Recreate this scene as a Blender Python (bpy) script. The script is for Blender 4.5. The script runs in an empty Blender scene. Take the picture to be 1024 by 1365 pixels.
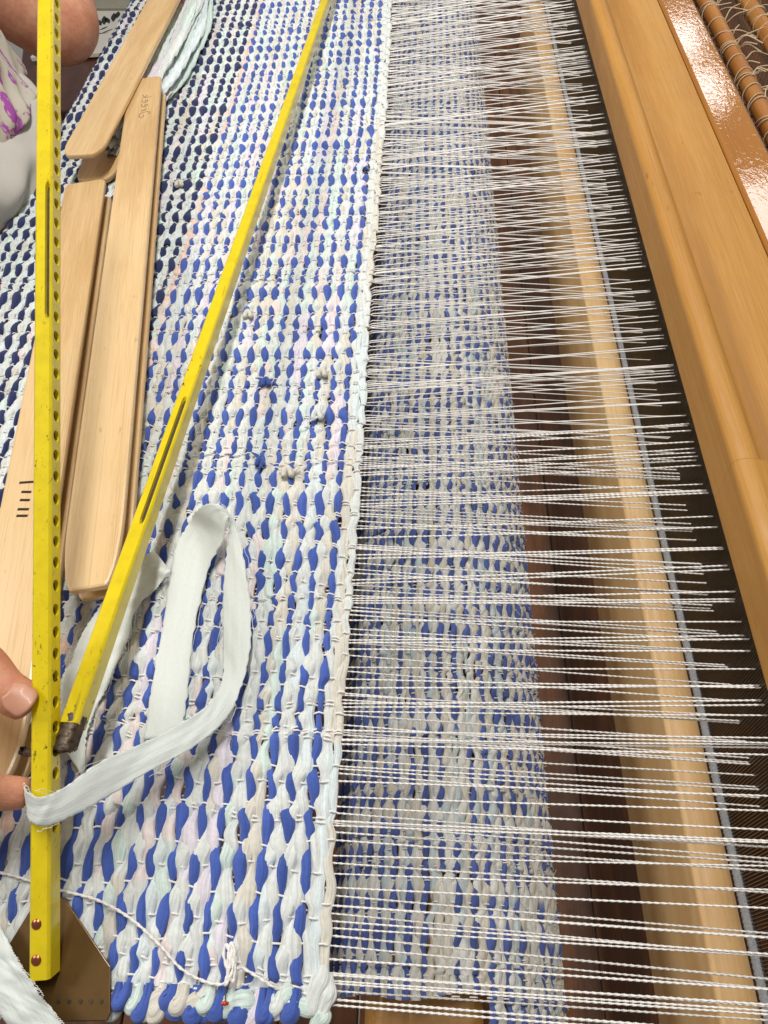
import bpy, bmesh, math, random
import numpy as np
from mathutils import Vector, Matrix

random.seed(7)
rng = np.random.default_rng(7)
S = bpy.context.scene
COL = S.collection

# ------------------------------------------------------------------ camera
FPX, CX, CY, H = 970.0, 512.0, 682.5, 0.52      # focal length in photo pixels, camera height over the cloth
_Y = np.array([59.0, -1392.0, FPX]); _Y /= np.linalg.norm(_Y)
_X = np.array([9000.0, 82.0, -FPX]); _X /= np.linalg.norm(_X)
_X = _X - (_X @ _Y) * _Y; _X /= np.linalg.norm(_X)
ROT = np.array([_X, _Y, np.cross(_X, _Y)])        # world axes (x to reed, y along weft, z up) in lens axes
cam_d = bpy.data.cameras.new("camera")
cam_d.sensor_fit = 'VERTICAL'; cam_d.sensor_height = 24.0; cam_d.lens = 24.0 * FPX / 1365.0
cam_d.clip_start = 0.01; cam_d.clip_end = 60.0
cam = bpy.data.objects.new("camera", cam_d); COL.objects.link(cam)
m3 = np.column_stack([ROT[:, 0], -ROT[:, 1], -ROT[:, 2]])
mw = Matrix([list(m3[i]) + [0.0] for i in range(3)] + [[0, 0, 0, 1]])
mw.translation = Vector((0, 0, H)); cam.matrix_world = mw
S.camera = cam

# ------------------------------------------------------------------ light of the room
world = bpy.data.worlds.new("World"); S.world = world; world.use_nodes = True
bg = world.node_tree.nodes["Background"]
bg.inputs[0].default_value = (1.0, 0.95, 0.88, 1); bg.inputs[1].default_value = 0.24

def lamp(name, loc, sx, sy, power, color=(1, 0.95, 0.87)):
    d = bpy.data.lights.new(name, 'AREA'); d.shape = 'RECTANGLE'; d.size = sx; d.size_y = sy
    d.energy = power; d.color = color
    o = bpy.data.objects.new(name, d); COL.objects.link(o); o.location = loc
    return o
lamp("ceiling_tube_over_loom", (0.02, 1.00, 1.75), 0.10, 1.5, 29.5, (1, .965, .91))
lamp("light_panel", (-2.0, 0.7, 1.65), 0.60, 1.2, 27, (1, .965, .91)).rotation_euler = (0, math.radians(-25), 0)  # unseen soft fill added at the left to brighten the race front
lamp("light_panel", (1.36, 4.72, 1.65), 0.28, 0.42, 3.0, (1, .98, .95))  # this and the next ones: ceiling panels mirrored in the crossboard
lamp("light_panel", (1.36, 4.12, 1.65), 0.28, 0.40, 2.9, (1, .98, .95))
lamp("light_panel", (1.40, 2.85, 1.65), 0.32, 0.80, 6.5, (1, .98, .95))

S.view_settings.view_transform = 'Standard'; S.view_settings.look = 'None'
S.view_settings.exposure = 0.0; S.view_settings.gamma = 1.0
S.render.engine = 'CYCLES'
S.cycles.max_bounces = 6; S.cycles.diffuse_bounces = 3; S.cycles.glossy_bounces = 3

def at(px, py, z=0.0):
    """point of the place seen at a photo pixel, at height z over the cloth"""
    d = ROT @ np.array([px - CX, py - CY, FPX]); t = (z - H) / d[2]
    return np.array([0, 0, H]) + t * d

# ------------------------------------------------------------------ materials
def srgb(r, g, b):
    return tuple(((c / 255) / 12.92 if c / 255 <= .04045 else ((c / 255 + .055) / 1.055) ** 2.4) for c in (r, g, b)) + (1.0,)

class NT:
    def __init__(s, name):
        s.m = bpy.data.materials.new(name); s.m.use_nodes = True
        s.t = s.m.node_tree; s.n = s.t.nodes; s.b = s.n["Principled BSDF"]
    def new(s, typ, **kw):
        n = s.n.new(typ)
        for k, v in kw.items():
            if k in n.inputs.keys(): n.inputs[k].default_value = v
            else: setattr(n, k, v)
        return n
    def link(s, a, b): s.t.links.new(a, b)
    def set(s, **kw):
        for k, v in kw.items(): s.b.inputs[k.replace('_', ' ')].default_value = v
    def coords(s, kind='Object', scale=(1, 1, 1), rot=(0, 0, 0)):
        tc = s.new('ShaderNodeTexCoord'); mp = s.new('ShaderNodeMapping')
        mp.inputs['Scale'].default_value = scale; mp.inputs['Rotation'].default_value = rot
        s.link(tc.outputs[kind], mp.inputs['Vector']); return mp.outputs[0]
    def noise(s, vec, scale, detail=4, rough=.55, dist=0.0):
        n = s.new('ShaderNodeTexNoise'); n.inputs['Scale'].default_value = scale
        n.inputs['Detail'].default_value = detail; n.inputs['Roughness'].default_value = rough
        n.inputs['Distortion'].default_value = dist
        s.link(vec, n.inputs['Vector']); return n.outputs['Fac']
    def ramp(s, fac, stops):
        r = s.new('ShaderNodeValToRGB'); e = r.color_ramp.elements
        while len(e) < len(stops): e.new(0.5)
        for i, (p, c) in enumerate(stops): e[i].position = p; e[i].color = c
        s.link(fac, r.inputs[0]); return r.outputs[0]
    def mix(s, fac, a, b, mode='MIX'):
        n = s.new('ShaderNodeMix', data_type='RGBA', blend_type=mode)
        for sock, v in ((n.inputs[0], fac), (n.inputs[6], a), (n.inputs[7], b)):
            if hasattr(v, 'links') or hasattr(v, 'is_linked'): s.link(v, sock)
            else: sock.default_value = v
        return n.outputs[2]
    def math(s, op, a, b=0.0):
        n = s.new('ShaderNodeMath', operation=op)
        for sock, v in ((n.inputs[0], a), (n.inputs[1], b)):
            if hasattr(v, 'is_linked'): s.link(v, sock)
            else: sock.default_value = v
        return n.outputs[0]
    def bump(s, h, strength, dist=0.001, prev=None):
        b = s.new('ShaderNodeBump'); b.inputs['Strength'].default_value = strength; b.inputs['Distance'].default_value = dist
        s.link(h, b.inputs['Height'])
        if prev is not None: s.link(prev, b.inputs['Normal'])
        return b.outputs[0]

def wood(name, light, dark, grain=(9, 1.1, 9), scale=14, rough=.38, coat=.25, coat_rough=.15, speck=.0, ripple=0.0, kind='Object'):
    k = NT(name)
    v = k.coords(kind, grain)
    big = k.noise(v, scale * .25, 3, .5, .6)
    fine = k.noise(k.coords(kind, (grain[0] * 9, grain[1] * 3, grain[2] * 9)), scale, 5, .6)
    cl = k.noise(k.coords(kind), 5, 2, .5)
    f = k.math('ADD', k.math('MULTIPLY', big, .65), k.math('MULTIPLY', fine, .35))
    c = k.ramp(f, [(.34, tuple(x * .86 for x in dark[:3]) + (1,)), (.44, dark), (.60, light)])
    streak = k.noise(k.coords(kind, (grain[0] * 16, grain[1] * .7, grain[2] * 16)), scale * .9, 3, .5)
    c = k.mix(k.ramp(streak, [(.30, (.55, .55, .55, 1)), (.42, (0, 0, 0, 1))]), c, tuple(x * .72 for x in dark[:3]) + (1,))
    c = k.mix(k.math('MULTIPLY', cl, .35), c, k.mix(.5, light, dark))
    if speck:
        sp = k.noise(k.coords(kind, (1, .35, 1)), 120, 2, .5)
        c = k.mix(k.ramp(sp, [(.70, (0, 0, 0, 1)), (.78, (speck, speck, speck, 1))]), c, (dark[0] * .35, dark[1] * .3, dark[2] * .3, 1))
    k.link(c, k.b.inputs['Base Color'])
    rr = k.ramp(k.noise(k.coords(kind), 30, 3), [(.3, (rough - .08,) * 3 + (1,)), (.7, (rough + .1,) * 3 + (1,))])
    k.link(rr, k.b.inputs['Roughness'])
    k.set(Coat_Weight=coat, Coat_Roughness=coat_rough)
    nb = k.bump(fine, .12, .0006)
    k.link(nb, k.b.inputs['Normal'])
    if ripple:
        k.set(Specular_IOR_Level=.12)
        r1 = k.noise(k.coords(kind, (1, .6, 1)), 170, 2, .6, 1.2)
        k.link(k.bump(r1, ripple, .0004), k.b.inputs['Coat Normal'])
    return k.m

M = {}
M['beech'] = wood('pale_beech', srgb(232, 200, 150), srgb(205, 166, 112), (8, .7, 8), 12, .38, .4, .2, speck=.35)
M['race'] = wood('race_wood', srgb(240, 204, 148), srgb(226, 182, 124), (8, .8, 8), 12, .45, .18, .3, speck=.2)
M['cap'] = wood('cap_wood', srgb(198, 146, 70), srgb(176, 122, 48), (8, .6, 8), 10, .55, .06, .4, speck=.5)
M['varnish'] = wood('varnished_board', srgb(170, 112, 46), srgb(148, 90, 30), (8, .6, 8), 10, .6, 1.0, .03, speck=.3, ripple=.3)
M['stick'] = wood('stick_wood', srgb(196, 138, 66), srgb(158, 100, 42), (14, .8, 14), 14, .5, .1, .3)
M['floor'] = wood('floor_wood', srgb(138, 84, 42), srgb(78, 45, 20), (7, .6, 7), 12, .6, 0.1, .3)
M['darkwood'] = wood('dark_red_wood', srgb(84, 34, 22), srgb(52, 18, 12), (7, .8, 7), 12, .4, .3, .2)
M['block'] = wood('beam_wood', srgb(226, 176, 104), srgb(196, 142, 74), (1.2, 8, 8), 12, .5, .1, .3, speck=.3)

def cloth(name, attr=True, color=(.8, .8, .8, 1), crease=.55, weave=.25, fuzz=.25):
    k = NT(name)
    uv = k.new('ShaderNodeTexCoord').outputs['UV']
    def mp(sc):
        n = k.new('ShaderNodeMapping'); n.inputs['Scale'].default_value = sc; k.link(uv, n.inputs['Vector']); return n.outputs[0]
    cr = k.noise(mp((330, 22, 1)), 1.0, 4, .62, .5)
    wv = k.noise(mp((1500, 900, 1)), 1.0, 2, .6)
    slub = k.noise(mp((420, 300, 1)), 1.0, 3, .6)
    if attr:
        a = k.new('ShaderNodeAttribute', attribute_name='Col'); base = a.outputs['Color']
    else: base = color
    w2 = k.ramp(slub, [(.3, (.88, .88, .87, 1)), (.65, (1.05, 1.05, 1.05, 1))])
    c = k.mix(.8 if attr else .25, base, w2, 'MULTIPLY')
    if attr:
        st = k.noise(mp((900, 16, 1)), 1.0, 3, .6)
        c = k.mix(.9, c, k.ramp(st, [(.32, (.80, .81, .82, 1)), (.50, (1, 1, 1, 1)), (.68, (1.12, 1.12, 1.12, 1))]), 'MULTIPLY')
    k.link(c, k.b.inputs['Base Color'])
    k.set(Roughness=.92, Sheen_Weight=fuzz, Sheen_Roughness=.5, Specular_IOR_Level=.15)
    n1 = k.bump(cr, crease, .0034)
    n2 = k.bump(wv, weave, .0003, n1)
    k.link(n2, k.b.inputs['Normal'])
    return k.m
M['rag'] = cloth('rag_cloth')
M['strip'] = cloth('pale_strip', False, srgb(226, 233, 230), .22, .3, .2)

def warpmat():
    k = NT('cotton_warp')
    uv = k.new('ShaderNodeTexCoord').outputs['UV']
    n = k.new('ShaderNodeMapping'); n.inputs['Scale'].default_value = (1, 900, 1); k.link(uv, n.inputs['Vector'])
    w = k.noise(n.outputs[0], 1.0, 2)
    c = k.ramp(w, [(.3, srgb(238, 233, 228)), (.7, srgb(255, 254, 252))])
    k.link(c, k.b.inputs['Base Color'])
    k.set(Roughness=.85, Sheen_Weight=.2, Specular_IOR_Level=.2)
    k.link(k.bump(w, .4, .0004), k.b.inputs['Normal'])
    return k.m
M['warp'] = warpmat()
def plain(name, col, rough=.5, metal=0.0, coat=0.0, nscale=60, var=.2, bump=.1, coat_rough=.1):
    k = NT(name)
    f = k.noise(k.coords(), nscale, 4, .6)
    lo = tuple(c * (1 - var) for c in col[:3]) + (1,)
    k.link(k.ramp(f, [(.3, lo), (.7, col)]), k.b.inputs['Base Color'])
    k.set(Roughness=rough, Metallic=metal, Coat_Weight=coat, Coat_Roughness=coat_rough)
    if bump: k.link(k.bump(f, bump, .0006), k.b.inputs['Normal'])
    return k.m
M['reed'] = plain('reed_steel', srgb(150, 136, 116), .32, .85, 0, 300, .3, .1)
M['reedback'] = plain('reed_dark', srgb(34, 30, 26), .7, 0, 0, 100, .3, .1)
M['cord'] = plain('grey_cord', srgb(176, 178, 182), .8, 0, 0, 900, .5, .8)
M['twine'] = plain('hemp_twine', srgb(214, 190, 158), .9, 0, 0, 700, .4, .5)
M['plate'] = plain('brown_plate', srgb(104, 76, 34), .42, .55, .2, 45, .3, .12)
M['copper'] = plain('copper', srgb(196, 120, 84), .3, 1.0, 0, 200, .25, .1)
M['steel'] = plain('worn_steel', srgb(92, 84, 74), .4, .8, 0, 160, .5, .3)
def rusty():
    k = NT('worn_rusty_steel'); f = k.noise(k.coords(), 240, 5, .7); g = k.noise(k.coords(), 90, 3, .6)
    k.link(k.ramp(f, [(.35, srgb(48, 40, 34)), (.55, srgb(112, 98, 84)), (.70, srgb(120, 84, 48))]), k.b.inputs['Base Color'])
    k.link(k.ramp(g, [(.4, (.9, .9, .9, 1)), (.6, (.2, .2, .2, 1))]), k.b.inputs['Metallic'])
    k.set(Roughness=.42); k.link(k.bump(f, .6, .001), k.b.inputs['Normal']); return k.m
M['rusty'] = rusty()
M['red'] = plain('red_glass', srgb(214, 44, 24), .15, 0, .6, 100, .1, 0)
M['ink'] = plain('ink', srgb(62, 46, 30), .9, 0, 0, 500, .4, 0)
M['pencil'] = plain('pencil', srgb(150, 118, 82), .9, 0, 0, 500, .2, 0)
M['black'] = plain('black_paint', srgb(24, 22, 24), .5, 0, 0, 60, .2, 0)
M['enamel'] = plain('white_enamel', srgb(205, 202, 192), .35, 0, .3, 20, .08, .03)
M['rim'] = plain('grey_rim', srgb(150, 146, 130), .5, 0, 0, 40, .15, .05)
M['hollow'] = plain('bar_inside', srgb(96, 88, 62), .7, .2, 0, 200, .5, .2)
M['nail'] = plain('nail', srgb(210, 152, 124), .45, 0, .08, 120, .08, .05)

def yellow():
    k = NT('yellow_paint')
    v = k.coords()
    chips = k.noise(k.coords('Object', (1.6, .55, 1.6)), 210, 4, .62)
    big = k.noise(v, 11, 2, .5)
    msk = k.math('MULTIPLY', k.ramp(chips, [(.635, (0, 0, 0, 1)), (.665, (1, 1, 1, 1))]), k.ramp(big, [(.50, (0, 0, 0, 1)), (.66, (1, 1, 1, 1))]))
    dirt = k.noise(v, 70, 4, .6)
    c = k.ramp(dirt, [(.25, srgb(220, 196, 10)), (.6, srgb(236, 212, 14))])
    scr = k.noise(k.coords('Object', (2.5, .12, 2.5)), 170, 3, .6)
    c = k.mix(k.ramp(scr, [(.64, (0, 0, 0, 1)), (.70, (.55, .55, .55, 1))]), c, srgb(150, 124, 20))
    c = k.mix(msk, c, srgb(64, 52, 26))
    k.link(c, k.b.inputs['Base Color'])
    k.set(Roughness=.3, Coat_Weight=.5, Coat_Roughness=.12)
    k.link(k.bump(chips, .04, .0004), k.b.inputs['Normal'])
    return k.m
M['yellow'] = yellow()

def skin():
    k = NT('skin')
    v = k.coords()
    f = k.noise(v, 26, 3, .5); cr = k.noise(k.coords('Object', (1, 3.5, 2)), 260, 3, .6)
    c = k.ramp(f, [(.3, srgb(196, 128, 98)), (.7, srgb(226, 170, 138))])
    c = k.mix(k.ramp(k.noise(v, 160, 4, .65), [(.42, (0, 0, 0, 1)), (.7, (.4, .4, .4, 1))]), c, srgb(188, 104, 84))
    k.link(c, k.b.inputs['Base Color'])
    k.set(Roughness=.5, Subsurface_Weight=.12, Subsurface_Scale=.004, Specular_IOR_Level=.35)
    k.b.inputs['Subsurface Radius'].default_value = (1, .35, .2)
    k.link(k.bump(cr, .5, .0013), k.b.inputs['Normal'])
    return k.m
M['skin'] = skin()

def floral():
    k = NT('floral_cotton')
    v = k.coords()
    a = k.noise(k.coords('Object', (1, 1.3, 1)), 24, 5, .68, 1.4); b = k.noise(v, 9, 3, .5, .4)
    base = k.ramp(b, [(.35, srgb(206, 203, 190)), (.65, srgb(188, 180, 158))])
    c = k.mix(k.ramp(a, [(.54, (0, 0, 0, 1)), (.56, (1, 1, 1, 1))]), base, srgb(168, 86, 170))
    k.link(c, k.b.inputs['Base Color']); k.set(Roughness=.9, Specular_IOR_Level=.15)
    k.link(k.bump(k.noise(v, 900, 2), .2, .0004), k.b.inputs['Normal'])
    return k.m
M['floral'] = floral()
M['linen'] = plain('grey_linen', srgb(205, 202, 194), .92, 0, 0, 800, .15, .25)

# ------------------------------------------------------------------ mesh helpers
def tag(o, label=None, cat=None, group=None, kind=None):
    if label: o['label'] = label
    if cat: o['category'] = cat
    if group: o['group'] = group
    if kind: o['kind'] = kind
    return o
def empty(name, loc=(0, 0, 0), rz=0.0):
    o = bpy.data.objects.new(name, None); COL.objects.link(o); o.location = loc; o.rotation_euler = (0, 0, rz)
    o.empty_display_size = .05
    return o
def link(name, me, mat, parent=None):
    o = bpy.data.objects.new(name, me); COL.objects.link(o)
    if mat is not None: me.materials.append(mat)
    if parent is not None: o.parent = parent
    return o
def mesh_np(name, V, F, uv=None, col=None, smooth=True):
    """V (n,3), F (m,4) quads; uv and col per vertex"""
    V = np.ascontiguousarray(V, dtype=np.float32); F = np.ascontiguousarray(F, dtype=np.int32)
    me = bpy.data.meshes.new(name)
    me.vertices.add(len(V)); me.vertices.foreach_set('co', V.ravel())
    me.loops.add(F.size); me.loops.foreach_set('vertex_index', F.ravel())
    me.polygons.add(len(F))
    me.polygons.foreach_set('loop_start', np.arange(0, F.size, F.shape[1], dtype=np.int32))
    me.update(calc_edges=True)
    me.polygons.foreach_set('use_smooth', np.full(len(F), smooth))
    if uv is not None:
        l = me.uv_layers.new(name='UVMap')
        l.data.foreach_set('uv', np.ascontiguousarray(uv[F.ravel()], dtype=np.float32).ravel())
    if col is not None:
        a = me.attributes.new('Col', 'FLOAT_COLOR', 'POINT')
        a.data.foreach_set('color', np.ascontiguousarray(np.column_stack([col, np.ones(len(col))]), dtype=np.float32).ravel())
    return me
def mesh_py(name, V, F, smooth=False):
    me = bpy.data.meshes.new(name); me.from_pydata([tuple(map(float, v)) for v in V], [], F)
    me.validate(); me.update()
    if smooth: me.polygons.foreach_set('use_smooth', [True] * len(me.polygons))
    return me
def grid_faces(n, m, close=True):
    i = np.arange(n - 1)[:, None]; j = np.arange(m if close else m - 1)[None, :]
    a = i * m + j; b = i * m + (j + 1) % m
    return np.stack([a, b, b + m, a + m], -1).reshape(-1, 4)
def spline(P, n):
    P = np.array(P, float); k = len(P)
    if k == 2: return P[0] + (P[1] - P[0]) * np.linspace(0, 1, n)[:, None]
    Q = np.vstack([2 * P[0] - P[1], P, 2 * P[-1] - P[-2]])
    t = np.linspace(0, k - 1 - 1e-9, n); i = t.astype(int); f = (t - i)[:, None]
    p0, p1, p2, p3 = Q[i], Q[i + 1], Q[i + 2], Q[i + 3]
    return .5 * ((2 * p1) + (-p0 + p2) * f + (2 * p0 - 5 * p1 + 4 * p2 - p3) * f ** 2 + (-p0 + 3 * p1 - 3 * p2 + p3) * f ** 3)
def tube_np(C, r, nang=8, ref=(0, 0, 1), flat=1.0, twist=0.0, caps=True):
    """tube along points C with radius r (scalar or array); flat squashes along the second axis; twist in rad per metre"""
    C = np.array(C, float); n = len(C); r = np.broadcast_to(np.asarray(r, float), (n,))
    T = np.gradient(C, axis=0); T /= np.linalg.norm(T, axis=1)[:, None] + 1e-12
    s = np.cross(T, np.array(ref, float)); s /= np.linalg.norm(s, axis=1)[:, None] + 1e-12
    u = np.cross(s, T)
    L = np.concatenate([[0], np.cumsum(np.linalg.norm(np.diff(C, axis=0), axis=1))])
    th = np.linspace(0, 2 * np.pi, nang, endpoint=False)
    ca, sa = np.cos(th)[None, :], np.sin(th)[None, :] * flat
    ph = (L * twist)[:, None]
    a = ca * np.cos(ph) - sa * np.sin(ph); b = ca * np.sin(ph) + sa * np.cos(ph)
    V = C[:, None, :] + r[:, None, None] * (a[..., None] * s[:, None, :] + b[..., None] * u[:, None, :])
    V = V.reshape(-1, 3); F = grid_faces(n, nang)
    uv = np.column_stack([np.tile(th / 6.283 * .02, n), np.repeat(L, nang)])
    if caps:
        V = np.vstack([V, C[0], C[-1]]); uv = np.vstack([uv, [0, 0], [0, L[-1]]])
        j = np.arange(nang); k = (j + 1) % nang; e = (n - 1) * nang
        F = np.vstack([F, np.column_stack([np.full(nang, n * nang), k, j, j])[:, [0, 1, 2, 2]] if False else np.zeros((0, 4), int)])
        cap = [(n * nang, (x + 1) % nang, x) for x in range(nang)] + [(n * nang + 1, e + x, e + (x + 1) % nang) for x in range(nang)]
    else: cap = []
    return V, F, uv, cap
def tube(name, C, r, mat, parent=None, nang=8, ref=(0, 0, 1), flat=1.0, twist=0.0):
    V, F, uv, _ = tube_np(C, r, nang, ref, flat, twist, caps=False)
    return link(name, mesh_np(name, V, F, uv), mat, parent)
def join_np(parts):
    Vs, Fs, Us, o = [], [], [], 0
    for V, F, U in parts:
        Vs.append(V); Fs.append(F + o); Us.append(U); o += len(V)
    return np.vstack(Vs), np.vstack(Fs), np.vstack(Us)
def bevel_mod(o, w, seg=2):
    b = o.modifiers.new('bevel', 'BEVEL'); b.width = w; b.segments = seg; b.limit_method = 'ANGLE'; b.angle_limit = math.radians(35)
    return o
def prism(name, poly, z0, z1, mat, parent=None, bev=0.0, smooth=False):
    n = len(poly)
    V = [(p[0], p[1], z0) for p in poly] + [(p[0], p[1], z1) for p in poly]
    F = [tuple(range(n))[::-1], tuple(range(n, 2 * n))] + [(i, (i + 1) % n, n + (i + 1) % n, n + i) for i in range(n)]
    o = link(name, mesh_py(name, V, F), mat, parent)
    bm = bmesh.new(); bm.from_mesh(o.data); bmesh.ops.recalc_face_normals(bm, faces=bm.faces); bm.to_mesh(o.data); bm.free()
    if bev: bevel_mod(o, bev)
    return o
def extrude_y(name, prof, y0, y1, mat, parent=None, ny=2, smooth=True, bev=0):
    """closed profile of (x, z) points swept along y"""
    n = len(prof); ys = np.linspace(y0, y1, ny)
    V = [(p[0], y, p[1]) for y in ys for p in prof]
    F = [tuple(f) for f in grid_faces(ny, n)] + [tuple(range(n)), tuple(range((ny - 1) * n, ny * n))[::-1]]
    o = link(name, mesh_py(name, V, F), mat, parent)
    bm = bmesh.new(); bm.from_mesh(o.data); bmesh.ops.recalc_face_normals(bm, faces=bm.faces)
    for f in bm.faces: f.smooth = smooth
    bm.to_mesh(o.data); bm.free()
    if smooth:
        o.data.set_sharp_from_angle(angle=math.radians(38))
    if bev: bevel_mod(o, bev)
    return o
def box(name, c, d, mat, parent=None, bev=.002):
    x, y, z = c; a, b, h = d[0] / 2, d[1] / 2, d[2] / 2
    return prism(name, [(x - a, y - b), (x + a, y - b), (x + a, y + b), (x - a, y + b)], z - h, z + h, mat, parent, bev)

# ------------------------------------------------------------------ the setting: dark floor under the loom
floor = empty('floor', (0, 0, -.80)); tag(floor, 'dark brown board floor seen under the loom', kind='structure')
x = -1.6
me_pl = None
while x < 1.7:
    if me_pl is None:
        o = box('floor_board', (0, 0, -.011), (.118, 5.4, .022), M['floor'], floor, .002); me_pl = o.data
        o.location = (x + .06, 1.2, 0)
    else:
        o = bpy.data.objects.new('floor_board', me_pl); COL.objects.link(o); o.parent = floor
        o.location = (x + .06, 1.2 + random.uniform(-.3, .3), random.uniform(-.0008, .0008)); bevel_mod(o, .002)
    x += .121

# ------------------------------------------------------------------ weaving
XF = -.081                 # fell line
SKEW = -.034
YMIN, YMAX = .006, 1.78
U1, RB = .470, .030        # where the rug starts to bend over the breast beam, bend radius
def path_top(u, h):
    X = np.where(u < U1, XF - u, 0.0); Z = np.where(u < U1, h, 0.0)
    ph = np.clip((u - U1) / RB, 0, math.pi / 2)
    arc = u >= U1
    X = np.where(arc, XF - U1 - (RB + h) * np.sin(ph), X); Z = np.where(arc, -RB + (RB + h) * np.cos(ph), Z)
    Z = np.where(u > U1 + RB * math.pi / 2, Z - (u - U1 - RB * math.pi / 2), Z)
    return X, Z
RX, RZ, RR = -.010, -.157, .0885     # cloth roll
def path_roll(u, h):
    ph = u / RR
    return RX + (RR + h) * np.sin(ph), RZ + (RR + h) * np.cos(ph)

# warp thread places along y
wy = [YMIN]
while wy[-1] < YMAX:
    wy.append(wy[-1] + (random.uniform(.0050, .0085) if random.random() < .36 else random.uniform(.0112, .0172)))
wy = np.array(wy); NW = len(wy)
wy_mid = np.concatenate([[wy[0]], (wy[1:] + wy[:-1]) / 2, [wy[-1]]])     # the second pale strip of a row twists half a turn later
def wander(j, u, n=None):
    """small sideways drift of warp thread j along its way through the rug"""
    return .0024 * np.sin(u * 31 + j * 2.1) + .0018 * np.sin(u * 83 + j * 4.7)

C_ = lambda r, g, b: np.array(srgb(r, g, b)[:3])
WHITE, CREAM, PINK, MINT, LILAC, PEACH, PALE = C_(226, 231, 229), C_(224, 220, 209), C_(238, 226, 224), C_(218, 235, 229), C_(231, 225, 236), C_(242, 212, 198), C_(224, 235, 238)
BLUE, NAVY = C_(76, 101, 182), C_(44, 54, 98)

def colour_run(ys, base, palette, weights, lo, hi):
    """colour along a strip: stretches of print and plain cloth"""
    col = np.tile(base, (len(ys), 1)); y = ys[0]
    while y < ys[-1]:
        L = random.uniform(lo, hi); c = palette[rng.choice(len(palette), p=weights)]
        k = np.clip(np.minimum((ys - y) / .004, (y + L - ys) / .004), 0, 1)[:, None]
        col = col * (1 - k) + c * k; y += L
    return col
def snoise(t, sc, seed):
    r = np.random.default_rng(seed); ph = r.uniform(0, 6.28, 4); fr = sc * np.array([1, 1.7, 2.9, 4.3]); am = np.array([1, .6, .4, .25]) / 2.25
    return sum(a * np.sin(t * f + p) for a, f, p in zip(am, fr, ph))

def strand(uc, phase, wide, narrow, ht, path, wys, cols, dense_to, seed, lift=.0012, tw=.0006, skew=SKEW, sharp=.8, rise=0.0, slant=.0007):
    """one weft strip: bulges where it floats over a warp thread, pinched where a warp thread crosses it"""
    wys = wys + wander(np.arange(len(wys)), uc)
    r = np.random.default_rng(seed)
    ys, ph, ti = [], [], []
    for j in range(len(wys) - 1):
        n = 9 if wys[j] < dense_to else (7 if wys[j] < dense_to * 2.2 else 5)
        f = np.linspace(0, 1, n, endpoint=False)
        ys.append(wys[j] + (wys[j + 1] - wys[j]) * f); ph.append(np.pi * (j + phase + f)); ti.append(j + f)
    ys = np.concatenate(ys); ph = np.concatenate(ph); ti = np.concatenate(ti); n = len(ys)
    sg = np.cos(ph)
    nw = len(wys); jj = np.arange(nw)
    rw = r.normal(1, .17, nw).clip(.65, 1.4); ro = r.normal(0, .0007, nw); rp = r.uniform(.0, 1.0, nw); rs = r.normal(slant, .0008, nw)
    gapj = np.array([wys[min(i + 1, nw - 1)] - wys[max(i - 1, 0)] for i in range(nw)])
    I = lambda a: np.interp(ti, jj, a)
    gk = np.clip(I(gapj) / .0255, .66, 1.15)
    over = np.clip((sg + 1) / 2, 0, 1) ** sharp
    nar = narrow * (.75 + .8 * I(rp))
    ru = nar + (wide * gk * I(rw) - nar).clip(0, 1) * over
    rh = ht * (.66 + .34 * over * gk * I(rw))
    h = rise + lift * (over * 2 * gk - 1.0)
    u = uc + tw * snoise(ys, 120, seed + 1) + .0022 * snoise(ys, 5.5, 999) + .0009 * snoise(ys, 14, seed // 3) + I(ro) + I(rs) * np.sin(ph) * np.clip(gk, .4, 1)
    nang = 17 if dense_to > 0 else 8
    th = np.concatenate([np.linspace(-.12 * np.pi, 1.12 * np.pi, nang - 2), [1.35 * np.pi, 1.65 * np.pi]])
    tt = th[None, :] + .22 * snoise(ys, 34, seed + 5)[:, None]
    gro = np.zeros((n, nang))
    for q in range(3):
        c0 = r.uniform(.15, .85) * np.pi + .55 * snoise(ys, 26, seed + 40 + q)[:, None]
        gro += (.17 if q else .24) * np.exp(-((tt - c0) / .13) ** 2) * (.35 + .65 * np.clip(snoise(ys, 30, seed + 60 + q)[:, None] * 2 + .5, 0, 1))
    rid = 1 - gro * (dense_to > 0) + .05 * np.sin(tt * (5 + seed % 4) + seed)
    U = u[:, None] + ru[:, None] * np.cos(th)[None, :] * (1 + .5 * (rid - 1))
    Hh = h[:, None] + rh[:, None] * np.sin(th)[None, :] * rid
    X, Z = path(U, Hh)
    Yv = ys[:, None] + skew * (X - XF)
    V = np.stack([X, np.broadcast_to(Yv, X.shape), Z], -1).reshape(-1, 3)
    F = grid_faces(n, nang)
    uv = np.column_stack([np.tile(th / (2 * np.pi) * .018 + seed * .37, n), np.repeat(ys, nang)])
    col = np.repeat(cols(ys), nang, axis=0)
    return V, F, uv, col

rug = empty('rag_rug', (XF, 0, 0))
tag(rug, 'blue, navy and pale rag rug being woven flat on the loom', 'rug')
PITCH = .0149
ROWS = []                   # (u, phase) of every weft row, for the warp to pass over or under
def add_row(uc, phase, wide, narrow, ht, cols, seed, mat=M['rag'], lift=.0012, tw=.0006, name='weft_row', ys=None, sharp=.8, rise=0.0, slant=.0007):
    V, F, uv, col = strand(uc, phase, wide, narrow, ht, path_top, wy if ys is None else ys, cols, .40, seed, lift, tw, SKEW, sharp, rise, slant)
    V[:, 0] -= XF
    return link(name, mesh_np(name, V, F, uv, col), mat, rug)
pal_l = [WHITE, CREAM, PINK, MINT, LILAC, PALE]
def lightcols(w):
    return lambda ys: colour_run(ys, WHITE, pal_l, w, .02, .13)
W_A = [.46, .24, .10, .07, .08, .05]; W_B = [.56, .14, .06, .14, .04, .06]
W_N = [.40, .05, .06, .22, .07, .20]
seed = 10
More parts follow.
